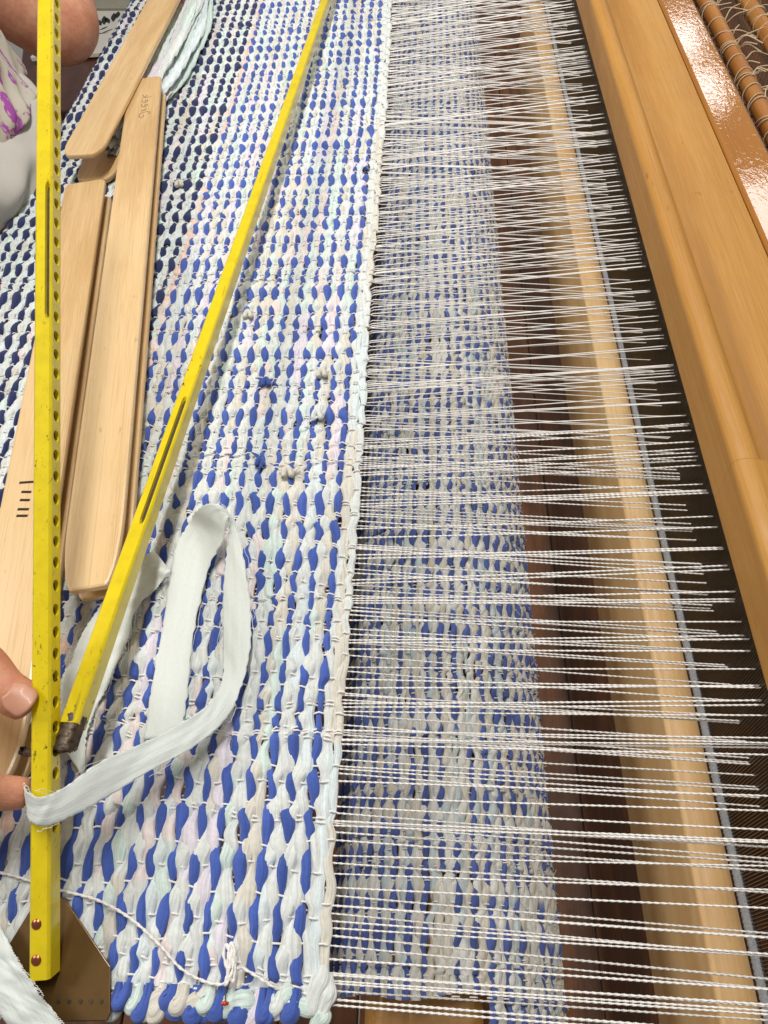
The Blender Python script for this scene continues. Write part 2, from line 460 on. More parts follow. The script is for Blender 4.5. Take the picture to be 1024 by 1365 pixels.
# two plain pale header rows at the fell
for i, (u, ph) in enumerate(((.0012, 0), (.0068, 1), (.0108, 1))):
    seed += 7; add_row(u, ph, .0034, .0030, .0019, (lambda ys: colour_run(ys, WHITE, [WHITE, CREAM, PALE], [.6, .25, .15], .05, .2)), seed, lift=.0006)
ROWS += [(.0012, 0), (.0088, 1)]
u = .0165; k = 0
row_ends = []
while u < U1 + .10:
    navy = u > .238
    dark = NAVY if navy else BLUE
    seed += 7
    dcol = (lambda ys, d=dark: colour_run(ys, d, [d, d * .88, d * 1.12], [.6, .2, .2], .03, .2))
    add_row(u, 0, .0042 if navy else .0034, .0020, .0029, dcol, seed, lift=.0013, sharp=.5 if navy else .65, rise=.0012 if navy else .0006)
    row_ends.append((u, dark))
    seed += 7
    w1 = W_N if navy else W_A
    c1 = (lambda ys: colour_run(ys, PEACH, [PEACH, PINK, WHITE], [.5, .3, .2], .03, .1)) if (.222 < u < .237) else lightcols(w1)
    add_row(u + .0056, 1, .0046, .0034, .0030, c1, seed, tw=.0006, slant=.0011)
    seed += 7
    add_row(u + .0104, 1, .0046, .0034, .0030, lightcols(W_B), seed, tw=.0006, slant=-.0011, ys=wy_mid)
    row_ends.append((u + .008, pal_l[rng.choice(6, p=W_A)]))
    ROWS += [(u, 0), (u + .008, 1)]
    u += PITCH * (1.06 if navy else 1.0) * random.uniform(.96, 1.04); k += 1

# turning loops of the strips along the near selvage
def rag_tube(C, r, sd, nang=26, flat=.8):
    """gathered strip of cloth: a tube with pleats running along it"""
    n = len(C); V, F, uv, _ = tube_np(C, r, nang, caps=False, flat=flat)
    g = np.random.default_rng(sd); th = np.linspace(0, 2 * np.pi, nang, endpoint=False)[None, :]; t = np.linspace(0, 1, n)[:, None]
    k = np.ones((n, nang))
    for q in range(6):
        c0 = g.uniform(0, 2 * np.pi) + g.normal(0, .7) * t + .3 * np.sin(t * 6 + q)
        d = (th - c0 + np.pi) % (2 * np.pi) - np.pi
        k -= g.uniform(.12, .30) * np.exp(-(d / .17) ** 2) * np.clip(np.sin(t * g.uniform(2, 4) + g.uniform(0, 3)) + .5, .1, 1)
    Cc = np.repeat(np.array(C), nang, axis=0)
    return Cc + (V - Cc) * k.reshape(-1, 1), F, uv
for i, (uu, c) in enumerate(row_ends):
    if uu > .30: continue
    wdt = random.uniform(.0045, .0075)
    t = np.linspace(0, 1, 22); ang = np.pi * t
    cu = uu + wdt * .9 * (1 - np.cos(ang)) * .5 - wdt * .2 + random.uniform(-.0015, .0015)
    cy = .013 - (.012 + random.uniform(-.004, .004)) * np.sin(ang) ** .7
    cz = .0002 + .0020 * np.sin(ang + .5) + random.uniform(-.001, .0015)
    if .125 < uu < .215: cz = cz - .0065
    C = np.column_stack([-cu, cy, np.broadcast_to(cz, cu.shape)])
    r = (.0030 + .0027 * np.sin(ang) ** 1.5) * random.uniform(.9, 1.2)
    V, F, uv = rag_tube(C, r, i, flat=.85)
    link('selvage_loop', mesh_np('selvage_loop', V, F, uv + i * .13, np.tile(c, (len(V), 1))), M['rag'], rug)
# thicker turns among them
for q, (px, py, z, L, ry, c, dx, dy) in enumerate(((424, 1318, .001, .013, .0058, WHITE, .15, 1), (436, 1330, .001, .012, .0046, WHITE, .1, 1), (428, 1352, -.001, .008, .0056, MINT, .4, .9), (372, 1334, .001, .010, .0058, MINT, 1, .5), (398, 1340, .000, .010, .0052, MINT, 1, -.4), (352, 1350, -.001, .010, .0050, BLUE, 1, .3), (318, 1338, .001, .011, .0058, MINT, 1, .35), (330, 1352, -.001, .009, .0050, PALE, 1, -.3), (262, 1334, .001, .010, .0054, CREAM, .8, .7), (232, 1345, .000, .009, .0050, BLUE, 1, -.5), (200, 1342, .000, .010, .0052, CREAM, .9, .6), (285, 1350, -.001, .010, .0050, BLUE, 1, -.1))):
    p = at(px, py, z); n = 34; d = np.array([dx, dy, 0]) / math.hypot(dx, dy)
    t = np.linspace(-1, 1, n); C = (p - np.array([XF, 0, 0])) + t[:, None] * L * d + np.column_stack([.0012 * np.sin(t * 3 + q), .0010 * np.cos(t * 4 + q), .002 * (1 - t * t)])
    V, F, uv = rag_tube(C, (.35 + .65 * np.sqrt(np.clip(1 - t ** 2, 0, 1))) * ry * (1 + .12 * np.sin(t * 5 + q)), 50 + q, 30, .62)
    link('selvage_loop', mesh_np('selvage_loop', V, F, uv, np.tile(c, (len(V), 1))), M['rag'], rug)
# knots and loose ends where strips were joined
def knot(px, py, c, tails, r=.0042):
    p = at(px, py, .004) - np.array([XF, 0, 0])
    parts = []
    t = np.linspace(0, 2 * np.pi * 1.25, 40)
    C = np.column_stack([p[0] + r * .75 * np.sin(t), p[1] + r * .8 * np.cos(2 * t + .4), p[2] + r * (.6 + .35 * np.cos(t))])
    V, F, uv, _ = tube_np(C, r * .52, 8, caps=False); parts.append((V, F, uv))
    for dx, dy, L in tails:
        s = np.linspace(0, 1, 10)
        C = np.column_stack([p[0] + dx * L * s + .0015 * np.sin(4 * s), p[1] + dy * L * s, p[2] + .003 * np.sin(2.4 * s) + .001])
        V, F, uv, _ = tube_np(C, .0030 * (1 - .75 * s), 8, flat=.4, caps=False); parts.append((V, F, uv))
    V, F, uv = join_np(parts)
    link('knot', mesh_np('knot', V, F, uv, np.tile(c, (len(V), 1))), M['rag'], rug)
knot(348, 618, BLUE * .9, [(-.6, .8, .014), (.1, -1, .010)])
knot(424, 556, WHITE, [(.8, .5, .010), (-.6, -.9, .009)], .0052)
knot(332, 422, CREAM, [(.4, .9, .009)], .0048)
knot(430, 500, CREAM, [(-.5, .8, .010)], .005)
knot(385, 632, CREAM, [(1, .4, .012), (-.8, .3, .010)], .005)
knot(356, 512, BLUE * .95, [(-.9, .5, .012), (.9, .5, .008)], .0045)
knot(487, 228, NAVY, [(.2, -1, .006)], .003)
knot(240, 248, CREAM, [(-.9, .4, .014)], .005)

# ------------------------------------------------------------------ warp
XR = .2112
warp = empty('warp', (XF, 0, 0))
tag(warp, 'white cotton warp threads stretched from the rug through the dark reed', 'warp threads')
rows_u = np.array([r[0] for r in ROWS]); rows_p = np.array([r[1] for r in ROWS])
su = np.linspace(1, -1, 2)
def warp_thread(j, dy, hidden=False):
    o = np.argsort(-rows_u); uu = rows_u[o]; pp = rows_p[o]
    y0 = wy[j] + dy
    near = y0 < .45
    up = ((j + pp) % 2 == 1)        # weft under here, so the thread shows on top
    sel = uu < .56
    uu, up = uu[sel], up[sel]
    if hidden: up = up & False
    zt = np.where(up, .0027, -.0036)
    A, B = [], []
    for a in range(len(uu)):
        if up[a]:
            A += [uu[a] + .0026, uu[a], uu[a] - .0026]; B += [.0010, zt[a], .0010]
        else:
            A += [uu[a]]; B += [zt[a]]
    A = np.array(A); B = np.array(B)
    X, Z = path_top(A, B)
    Yr = y0 + wander(j, A) + rng.normal(0, .00022, len(X))
    upper = (j % 2 == 0) != (hidden and random.random() < .5)
    zr = (.0238 if upper else -.0239) + random.uniform(-.0035, .0035)
    ye = y0 + wander(j, 0.0); yj = ye + random.uniform(-.0034, .0034) + .003 * math.sin(j * 1.3)
    r_far = .00062 * random.uniform(.85, 1.2)
    if not near:
        dx = np.array([.0, .03, .10, .20, XR - XF, .40]); f = dx / (XR - XF)
        Xq = XF + .004 + dx; Zq = -.0005 + zr * f; Yq = ye + (yj - ye) * f
        P = np.column_stack([np.concatenate([X, Xq]), np.concatenate([Yr, Yq]), np.concatenate([Z, Zq])])
        P[:, 1] += SKEW * (P[:, 0] - XF)
        V, F, uv, _ = tube_np(P - np.array([XF, 0, 0]), r_far, 4, caps=False)
    else:
        P1 = np.column_stack([X, Yr, Z]); P1[:, 1] += SKEW * (P1[:, 0] - XF)
        V1, F1, U_1, _ = tube_np(P1 - np.array([XF, 0, 0]), .00072, 5, caps=False)
        L = np.linspace(0, .40, 300); ff = L / (XR - XF)
        P2 = np.column_stack([XF - .002 + L, ye + (yj - ye) * ff, -.0005 + zr * ff - .0012 * np.sin(np.clip(ff, 0, 1) * 3.14)])
        P2[:, 1] += SKEW * (P2[:, 0] - XF)
        V2, F2, U_2, _ = tube_np(P2 - np.array([XF, 0, 0]), .00080 * random.uniform(.88, 1.12) * (1 + .10 * snoise(L * 60, 1, j)), 6, flat=.64, twist=2 * math.pi / .0085, caps=False)
        V, F, uv = join_np([(V1, F1, U_1), (V2, F2, U_2)])
    if y0 > 1.12: FAR.append((V, F, uv))
    else: link('warp_thread', mesh_np('warp_thread', V, F, uv), M['warp'], warp)
FAR = []
for j in range(NW):
    warp_thread(j, 0.0)
    if random.random() < .22: warp_thread(j, random.uniform(.0018, .0030))
    g = (wy[j + 1] - wy[j]) if j + 1 < NW else .01
    for q in range(1, 3 if g > .0105 else 2):
        warp_thread(j, g * (q / (3 if g > .0105 else 2) + random.uniform(-.12, .12)), True)
V, F, uv = join_np(FAR)
tag(link('far_warp_threads', mesh_np('far_warp_threads', V, F, uv), M['warp'], warp), kind='stuff')

# ------------------------------------------------------------------ cloth roll under the warp
roll = empty('rolled_rug', (RX, 0, RZ))
tag(roll, 'finished greyish blue rag rug rolled up under the stretched warp', 'rug')
GW, GC, GM = C_(226, 226, 220), C_(216, 210, 196), C_(200, 212, 214)
wy2 = [0.014]
while wy2[-1] < 1.8: wy2.append(wy2[-1] + random.choice((random.uniform(.0050, .0080), random.uniform(.0090, .0150))))
wy2 = np.array(wy2)
u = -.118; k = 0
while u < .175:
    y_end = .016 if u < .034 else -.012
    ys = np.concatenate([np.arange(y_end, wy2[0] - .004, .007), wy2]) if y_end < .01 else wy2
    for du, ph, base, wts, wd, nr in ((0, 0, BLUE * .92, None, .0031, .0021), (.0044, 1, GW, [.5, .3, .2], .0036, .0027), (.0081, 1, GW, [.5, .3, .2], .0036, .0027)):
        seed += 7
        if wts is None:
            bl = [BLUE * .82 + .035, BLUE * .66 + .03, GM, GW]; cf = (lambda ys_, bl=bl: colour_run(ys_, bl[0], bl, [.66, .22, .06, .06], .02, .10))
        else: cf = (lambda ys_, w=wts: colour_run(ys_, GW, [GW, GC, GM], w, .02, .12))
        V, F, uv, col = strand(u + du, ph, wd, nr, .0027, path_roll, np.concatenate([[ys[0]], (ys[1:] + ys[:-1]) / 2, [ys[-1]]]) if du > .006 else ys, cf, 0.0, seed, .0013, .0010, skew=0.0, sharp=.55 if wts is None else .8, rise=.0005 if wts is None else 0)
        V -= np.array([RX, 0, RZ])
        link('weft_row', mesh_np('weft_row', V, F, uv, col), M['rag'], roll)
    u += .0120 * random.uniform(.95, 1.05); k += 1
# short warp lines that show on the rolled rug
parts = []
for j, y in enumerate(wy2):
    for a in np.arange(-.118, .16, .0120):
        off = 0 if j % 2 else .0069
        uu_ = np.array([-.0026, 0, .0026]) + a + off
        X, Z = path_roll(uu_, np.array([.0010, .0026, .0010]))
        V, F, uv, _ = tube_np(np.column_stack([X - RX, np.full(3, y), Z - RZ]), .0005, 4, caps=False); parts.append((V, F, uv))
V, F, uv = join_np(parts)
tag(link('warp_stitch', mesh_np('warp_stitch', V, F, uv), M['warp'], roll), kind='stuff')
# frayed nap along the side of the roll
parts = []
for i in range(900):
    ph = random.uniform(.55, 1.5); y = random.uniform(0.0, 1.75); L = random.uniform(.004, .011)
    a = ph * RR; X, Z = path_roll(np.array([a, a + L * .3]), np.array([.002, .002 + L * .35]))
    C = np.column_stack([X - RX, [y, y + random.uniform(-.7, .7) * L], Z - RZ])
    V, F, uv, _ = tube_np(C, .00022, 3, caps=False); parts.append((V, F, uv))
V, F, uv = join_np(parts)
tag(link('nap', mesh_np('nap', V, F, uv), M['warp'], roll), kind='stuff')

beam = empty('cloth_beam', (RX, 0, RZ))
tag(beam, 'pale wooden cloth beam end sticking out of the rolled rug', 'loom beam')
prof = [(-.046, .052), (.026, .052), (.032, .046), (.032, -.046), (.026, -.052), (-.046, -.052), (-.052, -.046), (-.052, .046)]
o = extrude_y('beam_bar', [(p[0] - .004, p[1] + .006) for p in prof], -.16, 1.90, M['block'], beam, 2, False, .003)

# ------------------------------------------------------------------ beater: race, reed and cap
beater = empty('beater', (XR, 0, -.25))
tag(beater, 'wooden loom beater holding the dark steel reed under a rounded handrail', 'beater')
def bx(prof): return [(p[0] - XR, p[1] + .25) for p in prof]
arc = lambda cx, cz, r, a0, a1, n: [(cx + r * math.cos(math.radians(a)), cz + r * math.sin(math.radians(a))) for a in np.linspace(a0, a1, n)]
race = [(.2045, -.1040), (.2045, -.0990), (.2010, -.0952), (.1940, -.0930), (.1860, -.0938)] + arc(.1800, -.0985, .0042, 75, 172, 6) + [(.1722, -.26), (.2045, -.262)]
extrude_y('race_beam', bx(race), -.25, 1.75, M['race'], beater, 2)
cap = [(.2035, .0655)] + arc(.2095, .0930, .0062, 185, 120, 6) + arc(.2155, .0850, .0135, 100, 18, 10) \
    + arc(.2405, .0985, .0130, 222, 285, 8) + [(.262, .0868), (.268, .0862), (.2995, .0762), (.300, .050), (.2035, .050)]
cap = [(.2035, .0500), (.2035, .0900)] + arc(.2105, .0910, .0070, 175, 105, 5) + arc(.2140, .0860, .0125, 85, -10, 10) + arc(.2345, .0860, .0080, 205, 275, 7) \
    + [(.2390, .0782), (.262, .0794), (.2680, .0790), (.2995, .0752), (.2995, .050)]
YE = .336
extrude_y('handrail', bx(cap), YE, 1.75, M['cap'], beater, 2)
plain_cap = [(.2035, .0500), (.2035, .0900)] + arc(.2105, .0910, .0070, 175, 105, 5) + arc(.2140, .0860, .0125, 85, 62, 4) + [(.2300, .0945), (.2550, .0865), (.2995, .0752), (.2995, .0500)]
extrude_y('handrail_end', bx(plain_cap), -.25, YE - .0002, M['cap'], beater, 2)
reed = empty('reed', (0, 0, 0)); reed.parent = beater
parts = []
for y in np.arange(-.2, 1.75, .0023):
    V = np.array([(-.0016, y, .150), (-.0016, y + .0004, .150), (.0016, y + .0004, .150), (.0016, y, .150), (-.0016, y, .315), (-.0016, y + .0004, .315), (.0016, y + .0004, .315), (.0016, y, .315)], float)
    F = np.array([(0, 4, 5, 1), (1, 5, 6, 2), (2, 6, 7, 3), (3, 7, 4, 0)])
    parts.append((V, F, np.zeros((8, 2))))
V, F, uv = join_np(parts)
tag(link('dents', mesh_np('dents', V, F, uv, smooth=False), M['reed'], reed), kind='stuff')
yy = np.linspace(-.25, 1.75, 1400)
C = np.column_stack([np.full(1400, -.0022), yy, np.full(1400, .1545)])
V, F, uv, _ = tube_np(C, .0040 + .00035 * np.sin(yy * 2600), 8, caps=False)
link('binding_cord', mesh_np('binding_cord', V, F, uv), M['cord'], reed)

board = empty('loom_crossboard', (.325, 0, .04))
tag(board, 'glossy varnished crossboard behind the beater handrail with lamp reflections', 'loom board')
bp = [(-.0235, -.03), (-.0235, .0335)] + [(-.0205, .0360), (.0175, .0360)] + [(.0215, .0335), (.0215, -.03)]
extrude_y('board', bp, -.25, 2.2, M['varnish'], board, 2, False, .0012)

# ------------------------------------------------------------------ heddle shafts tied with twine
def shaft(name, x, z, r, label, sd):
    s = empty(name, (x, 0, z)); tag(s, label, 'heddle shaft', 'heddle shafts behind the beater')
    random.seed(sd)
    yy = np.linspace(.25, 2.2, 60)
    C = np.column_stack([.0012 * np.sin(yy * 5 + sd), yy, .001 * np.sin(yy * 7)])
    tube('stick', C, r, M['stick'], s, 14)
    y = .45
    while y < 2.1:
        for q in range(random.choice((1, 1, 2, 3))):
            t = np.linspace(0, 2 * math.pi, 22); tilt = random.uniform(-.5, .5)
            rr = r + .0011
            C = np.column_stack([rr * np.cos(t), y + tilt * rr * np.sin(t + .5), rr * np.sin(t)])
            parts = [tube_np(C, .0009, 5, caps=False)[:3]]
            if random.random() < .75:
                for e in range(2):
                    a = random.uniform(.1, 1.3); L = random.uniform(.018, .042)
                    p0 = np.array([rr * math.cos(a), y, rr * math.sin(a)])
                    d1 = np.array([random.uniform(.2, 1), random.uniform(-1, 1), random.uniform(.1, .8)]); d1 /= np.linalg.norm(d1)
                    d2 = np.array([random.uniform(.3, 1), random.uniform(-1.2, .4), random.uniform(-.7, .2)])
                    parts.append(tube_np(spline([p0, p0 + d1 * L * .4, p0 + d1 * L * .7 + d2 * L * .45], 12), .0009, 5, caps=False)[:3])
            V, F, uv = join_np(parts)
            link('twine_tie', mesh_np('twine_tie', V, F, uv), M['twine'], s)
            y += random.uniform(.004, .008)
        y += random.uniform(.016, .036)
    parts = []
    for y in np.arange(.4, 2.1, .0125):
        C = np.array([[r * .9, y, 0], [r * .6 + .002, y + random.uniform(-.004, .004), -.16], [0, y + random.uniform(-.004, .004), -.3]])
        parts.append(tube_np(C, .0006, 4, caps=False, ref=(0, 1, 0))[:3])
    V, F, uv = join_np(parts)
    tag(link('heddle_strings', mesh_np('heddle_strings', V, F, uv), M['twine'], s), kind='stuff')
shaft('heddle_shaft', .381, .047, .0105, 'wooden heddle shaft tied with twine, next to the glossy crossboard', 3)
shaft('heddle_shaft', .470, .014, .0115, 'wooden heddle shaft tied with twine, in the top corner farthest from the rug', 5)
lowb = empty('shaft_board', (.44, 0, -.12)); tag(lowb, 'brown wooden board hanging between the heddle shafts', 'loom board')
box('board', (0, 1.2, 0), (.012, 2.0, .10), M['stick'], lowb, .002)

# ------------------------------------------------------------------ temple (the yellow stretcher)
temple = empty('temple', tuple(at(62, 1250, 0)))
tag(temple, 'folding yellow metal temple spread in a V over the rug', 'temple')
T0 = np.array(temple.location)
def bar(name, p0, p1, w, h, holes, slots, mat, roll_deg=0.0, side=1):
    """hollow bar with chamfered edges from p0 to p1; holes pierce the +side face, slots the upper face"""
    p0 = np.array(p0, float); p1 = np.array(p1, float); L = np.linalg.norm(p1 - p0); a = (p1 - p0) / L
    s = np.cross(a, (0, 0, 1)); s /= np.linalg.norm(s); n = np.cross(s, a)
    rr = math.radians(roll_deg); s, n = s * math.cos(rr) + n * math.sin(rr), n * math.cos(rr) - s * math.sin(rr)
    c = .0016
    V, F, FM = [], [], []
    def P(t, x, y): V.append(p0 + a * t + s * x + n * y - T0); return len(V) - 1
    def face(corners_xy, cells, half):
        """strip face between two long edges; cells = [(t0,t1,centre,ra,rb)] pierced by rounded holes"""
        (x0, y0), (x1, y1) = corners_xy
        nx, ny = (y1 - y0), -(x1 - x0); ll = math.hypot(nx, ny); nx, ny = nx / ll, ny / ll
        def Q(t, v, d=0.0): return P(t, x0 + (x1 - x0) * v - nx * d, y0 + (y1 - y0) * v - ny * d)
        t = 0.0; W = math.hypot(x1 - x0, y1 - y0)
        for (t0, t1, ra, rb, cv) in cells:
            if t0 > t: F.append([Q(t, 0), Q(t0, 0), Q(t0, 1), Q(t, 1)]); FM.append(0)
            N = 24; tc = (t0 + t1) / 2
            out, rin, dee = [], [], []
            for q in range(N):
                an = 2 * math.pi * q / N; cx, cy = math.cos(an), math.sin(an)
                m = max(abs(cx), abs(cy)); ox, oy = cx / m, cy / m
                out.append(Q(tc + ox * (t1 - t0) / 2, .5 + oy * .5))
                if ra > rb * 2: ex = math.copysign(abs(cx) ** .5, cx) * ra; ey = math.copysign(min(1, abs(cy) * 1.9) ** .8, cy) * rb
                else: ex, ey = cx * ra, cy * rb
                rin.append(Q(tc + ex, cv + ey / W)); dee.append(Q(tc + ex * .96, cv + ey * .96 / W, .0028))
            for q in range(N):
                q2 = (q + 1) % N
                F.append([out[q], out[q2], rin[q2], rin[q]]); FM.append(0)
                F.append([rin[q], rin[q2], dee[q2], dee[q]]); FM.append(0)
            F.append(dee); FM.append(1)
            t = t1
        F.append([Q(t, 0), Q(L, 0), Q(L, 1), Q(t, 1)]); FM.append(0)
    hw, hh = w / 2, h / 2
    ring = [(hw, -hh + c), (hw, hh - c), (hw - c * .45, hh - c * .45), (hw - c, hh), (-hw + c, hh), (-hw + c * .45, hh - c * .45), (-hw, hh - c), (-hw, -hh + c), (-hw + c, -hh), (hw - c, -hh)]
    m = len(ring)
    for q in range(m):
        e = (ring[q], ring[(q + 1) % m])
        if q == 0: face(e, holes, 0)
        elif q == 3: face(e, slots, 0)
        else: face(e, [], 0)
    for t in (0.0, L):
        F.append([P(t, x, y) for x, y in ring]); FM.append(0)
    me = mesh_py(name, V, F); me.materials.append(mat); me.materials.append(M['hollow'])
    bm = bmesh.new(); bm.from_mesh(me)
    for f, mi in zip(bm.faces, FM): f.material_index = mi
    bmesh.ops.remove_doubles(bm, verts=bm.verts, dist=1e-5)
    bmesh.ops.recalc_face_normals(bm, faces=bm.faces)
    bm.to_mesh(me); bm.free()
    o = bpy.data.objects.new(name, me); COL.objects.link(o); o.parent = temple
    return o, (p0, a, s, n, L)
B0 = at(60, 1300, .014); B1 = at(66, -40, .312)
L1 = np.linalg.norm(B1 - B0)
holes = []; t = .085
while t < L1 - .02:
    holes.append((t - .0062, t + .0062, .0041, .0041, .5)); t += .0152 + .0011 * math.sin(t * 90)
bar1, fr1 = bar('bar', B0, B1, .0130, .0150, holes, [(.425, .545, .056, .0019, .16)], M['yellow'])
D0 = at(97, 968, .064); D1 = at(446, -30, .036)
bar2, fr2 = bar('bar', D0, D1, .0130, .0150, [], [(.155, .300, .070, .0021, .30)], M['yellow'])
# worn steel hinge hook that joins the bars
d0 = D0 + fr2[1] * -.016; parts = []
V, F, uv, _ = tube_np(spline([d0 - fr2[3] * .001, d0 + fr2[1] * .004, D0 + fr2[1] * .006], 12) - T0, np.linspace(.0070, .0078, 12), 20, caps=False); parts.append((V, F, uv))
V, F, uv, _ = tube_np(np.array([d0 - fr2[3] * .001, d0 + fr2[1] * .010]) - T0, [.0052, .0050], 14, caps=False); parts.append((V, F, uv))
V, F, uv, _ = tube_np(spline([d0 + fr2[1] * .006 - fr2[3] * .004, d0 + np.array([-.010, .0, -.004]), at(36, 1003, .045), at(30, 1000, .047)], 14) - T0, .0030, 10, caps=False); parts.append((V, F, uv))
V, F, uv = join_np(parts)
V = V + .00055 * np.sin(V[:, [1, 2, 0]] * 1700 + V[:, [2, 0, 1]] * 900); link('hinge', mesh_np('hinge', V, F, uv), M['rusty'], temple)
# toothed plate and its rivets
zp = .0075
pl = [at(42, 1210, zp), at(62, 1186, zp), at(87, 1198, zp), at(147, 1288, zp), at(147, 1350, zp), at(143, 1361, zp), at(20, 1363, zp), at(8, 1350, zp), at(10, 1262, zp)]
prism('tooth_plate', [(p[0] - T0[0], p[1] - T0[1]) for p in pl], .0058, .0076, M['plate'], temple, .0006)
for px in (78, 92, 107, 121, 135):
    p = at(px, 1335, .0077) - T0
    prism('tooth_rivet', [(p[0] + .0012 * math.cos(a), p[1] + .0012 * math.sin(a)) for a in np.linspace(0, 6.28, 11)[:-1]], .0072, .0081, M['steel'], temple)
def dome(name, c, n, r, hgt, mat, parent):
    n = np.array(n) / np.linalg.norm(n); a = np.cross(n, (1, 0, .1)); a /= np.linalg.norm(a); b = np.cross(n, a)
    V, F = [], []
    for i in range(6):
        t = i / 6 * math.pi / 2
        for q in range(16):
            V.append(np.array(c) + (a * math.cos(q * math.pi / 8) + b * math.sin(q * math.pi / 8)) * r * math.cos(t) + n * hgt * math.sin(t))
    V.append(np.array(c) + n * hgt)
    F = [tuple(f) for f in grid_faces(6, 16)] + [(80 + q, 80 + (q + 1) % 16, 96) for q in range(16)]
    return link(name, mesh_py(name, V, F, True), mat, parent)
p0, a1, s1, n1, _ = fr1
for tt in (.011, .031):
    dome('rivet', p0 + a1 * tt + n1 * .0066 - s1 * .0016 - T0, n1, .0036, .0022, M['copper'], temple)

# ------------------------------------------------------------------ rag shuttles
def shuttle(name, p_top, p_bot, z_top, w, taper, label, thick=.007, gap=.013, lean=0.0, rag=None, marks=None):
    """two bowed boards one above the other, joined by two posts; p_top/p_bot are the ends of the upper board's centre line"""
    A = np.array(p_top[:2]); B = np.array(p_bot[:2]); L = np.linalg.norm(B - A)
    d = (B - A) / L; ang = math.atan2(d[1], d[0]) - math.pi / 2       # local +y runs towards p_bot
    s = empty(name, (A[0], A[1], z_top - 2 * thick - gap), ang); tag(s, label, 'shuttle', 'rag shuttles lying on the rug')
    def outline(off0, off1):
        pts = []
        n = 10
        def hw(t):
            return w / 2
        R0 = taper[0]; R1 = taper[1]
        pts += [(-w / 2 + R0 * (1 - math.sin(a)), off0 + R0 * (1 - math.cos(a))) for a in np.linspace(0, math.pi / 2, 6)][::-1]
        pts = []
        for a in np.linspace(0, math.pi / 2, 6): pts.append((w / 2 - R0 + R0 * math.sin(a), off0 + R0 - R0 * math.cos(a)))
        e1 = L - off1
        for a in np.linspace(0, math.pi / 2, 10): pts.append((w / 2 - (w / 2 - .013) * (1 - math.cos(a)) * 1.0, e1 - R1 + R1 * math.sin(a)))
        for a in np.linspace(math.pi / 2, 0, 10): pts.append((-w / 2 + (w / 2 - .013) * (1 - math.cos(a)), e1 - R1 + R1 * math.sin(a)))
        for a in np.linspace(math.pi / 2, 0, 6): pts.append((-w / 2 + R0 - R0 * math.sin(a), off0 + R0 - R0 * math.cos(a)))
        return pts
    prism('lower_board', outline(.006, .004), 0, thick, M['beech'], s, .0022)
    prism('upper_board', outline(0, 0), thick + gap, 2 * thick + gap, M['beech'], s, .0024)
    for yy_ in (L * .22, L * .78):
        prism('post', [(-w * .25, yy_ - .02), (w * .25, yy_ - .02), (w * .25, yy_ + .02), (-w * .25, yy_ + .02)], thick - .001, thick + gap + .001, M['beech'], s, .001)
    if marks: marks(s, L, 2 * thick + gap)
    return s, L
def strokes(parent, name, lines, z, mat, r):
    parts = []
    for ln in lines:
        C = spline([(p[0], p[1], z) for p in ln], 14)
        V, F, uv, _ = tube_np(C, r, 6, flat=.12, caps=False); parts.append((V, F, uv))
    V, F, uv = join_np(parts); return link(name, mesh_np(name, V, F, uv), mat, parent)
def marks2(s, L, z):
    ln = []
    x0, y0 = -.004, .075
    # faint pencilled word running along the board, "Greek"
    g = [[(.008, 0), (.011, .004), (.004, .006), (-.006, .004), (-.008, -.003), (-.002, -.006), (0, 0)],
         [(.004, .010), (-.006, .010), (.0, .011), (.004, .015)],
         [(0, .019), (.001, .024), (.005, .022), (.0, .018), (-.006, .021), (-.005, .025)],
         [(0, .029), (.001, .034), (.005, .032), (.0, .028), (-.006, .031), (-.005, .035)],
         [(.010, .040), (-.006, .040)], [(.003, .046), (-.001, .041), (-.006, .047)]]
    for l in g: ln.append([(-(p[0]) * .8 + x0, (.047 - p[1]) * 1.25 + y0 - .02) for p in l])
    strokes(s, 'pencil_mark', ln, z + .0001, M['pencil'], .0006)
S2A, S2B = at(193, 101, .046), at(119, 788, .040)
shuttle('rag_shuttle', S2A, S2B, .044, .048, (.010, .072), 'pale wooden rag shuttle with a faint pencilled word, between the yellow bars', marks=marks2)
def marks3(s, L, z):
    ln = []
    for q, (yy_, ww) in enumerate(((0, .016), (.011, .009), (.020, .009), (.030, .010), (.037, .010))):
        ln.append([(.004 - ww / 2, yy_ + .001), (.004, yy_), (.004 + ww / 2, yy_ - .001)])
    ln.append([(-.0095, -.004), (-.0110, .000), (-.0090, .003)])
    ln = [[(p[0] + .000, p[1] + .455 * L / .70) for p in l] for l in ln]
    strokes(s, 'ink_mark', ln, z + .0001, M['ink'], .0013)
S3A, S3B = at(114, 241, .034), at(-28, 1050, .034)
shuttle('rag_shuttle', S3A, S3B, .034, .052, (.009, .045), 'pale wooden rag shuttle with worn ink marks, half hidden behind the perforated yellow bar', marks=marks3)
S1A, S1B = at(106, 206, .052), at(255, -72, .052)
s1, LS1 = shuttle('rag_shuttle', S1B, S1A, .052, .056, (.012, .032), 'pale wooden rag shuttle wound with mint and white strips at the breast beam', gap=.030)
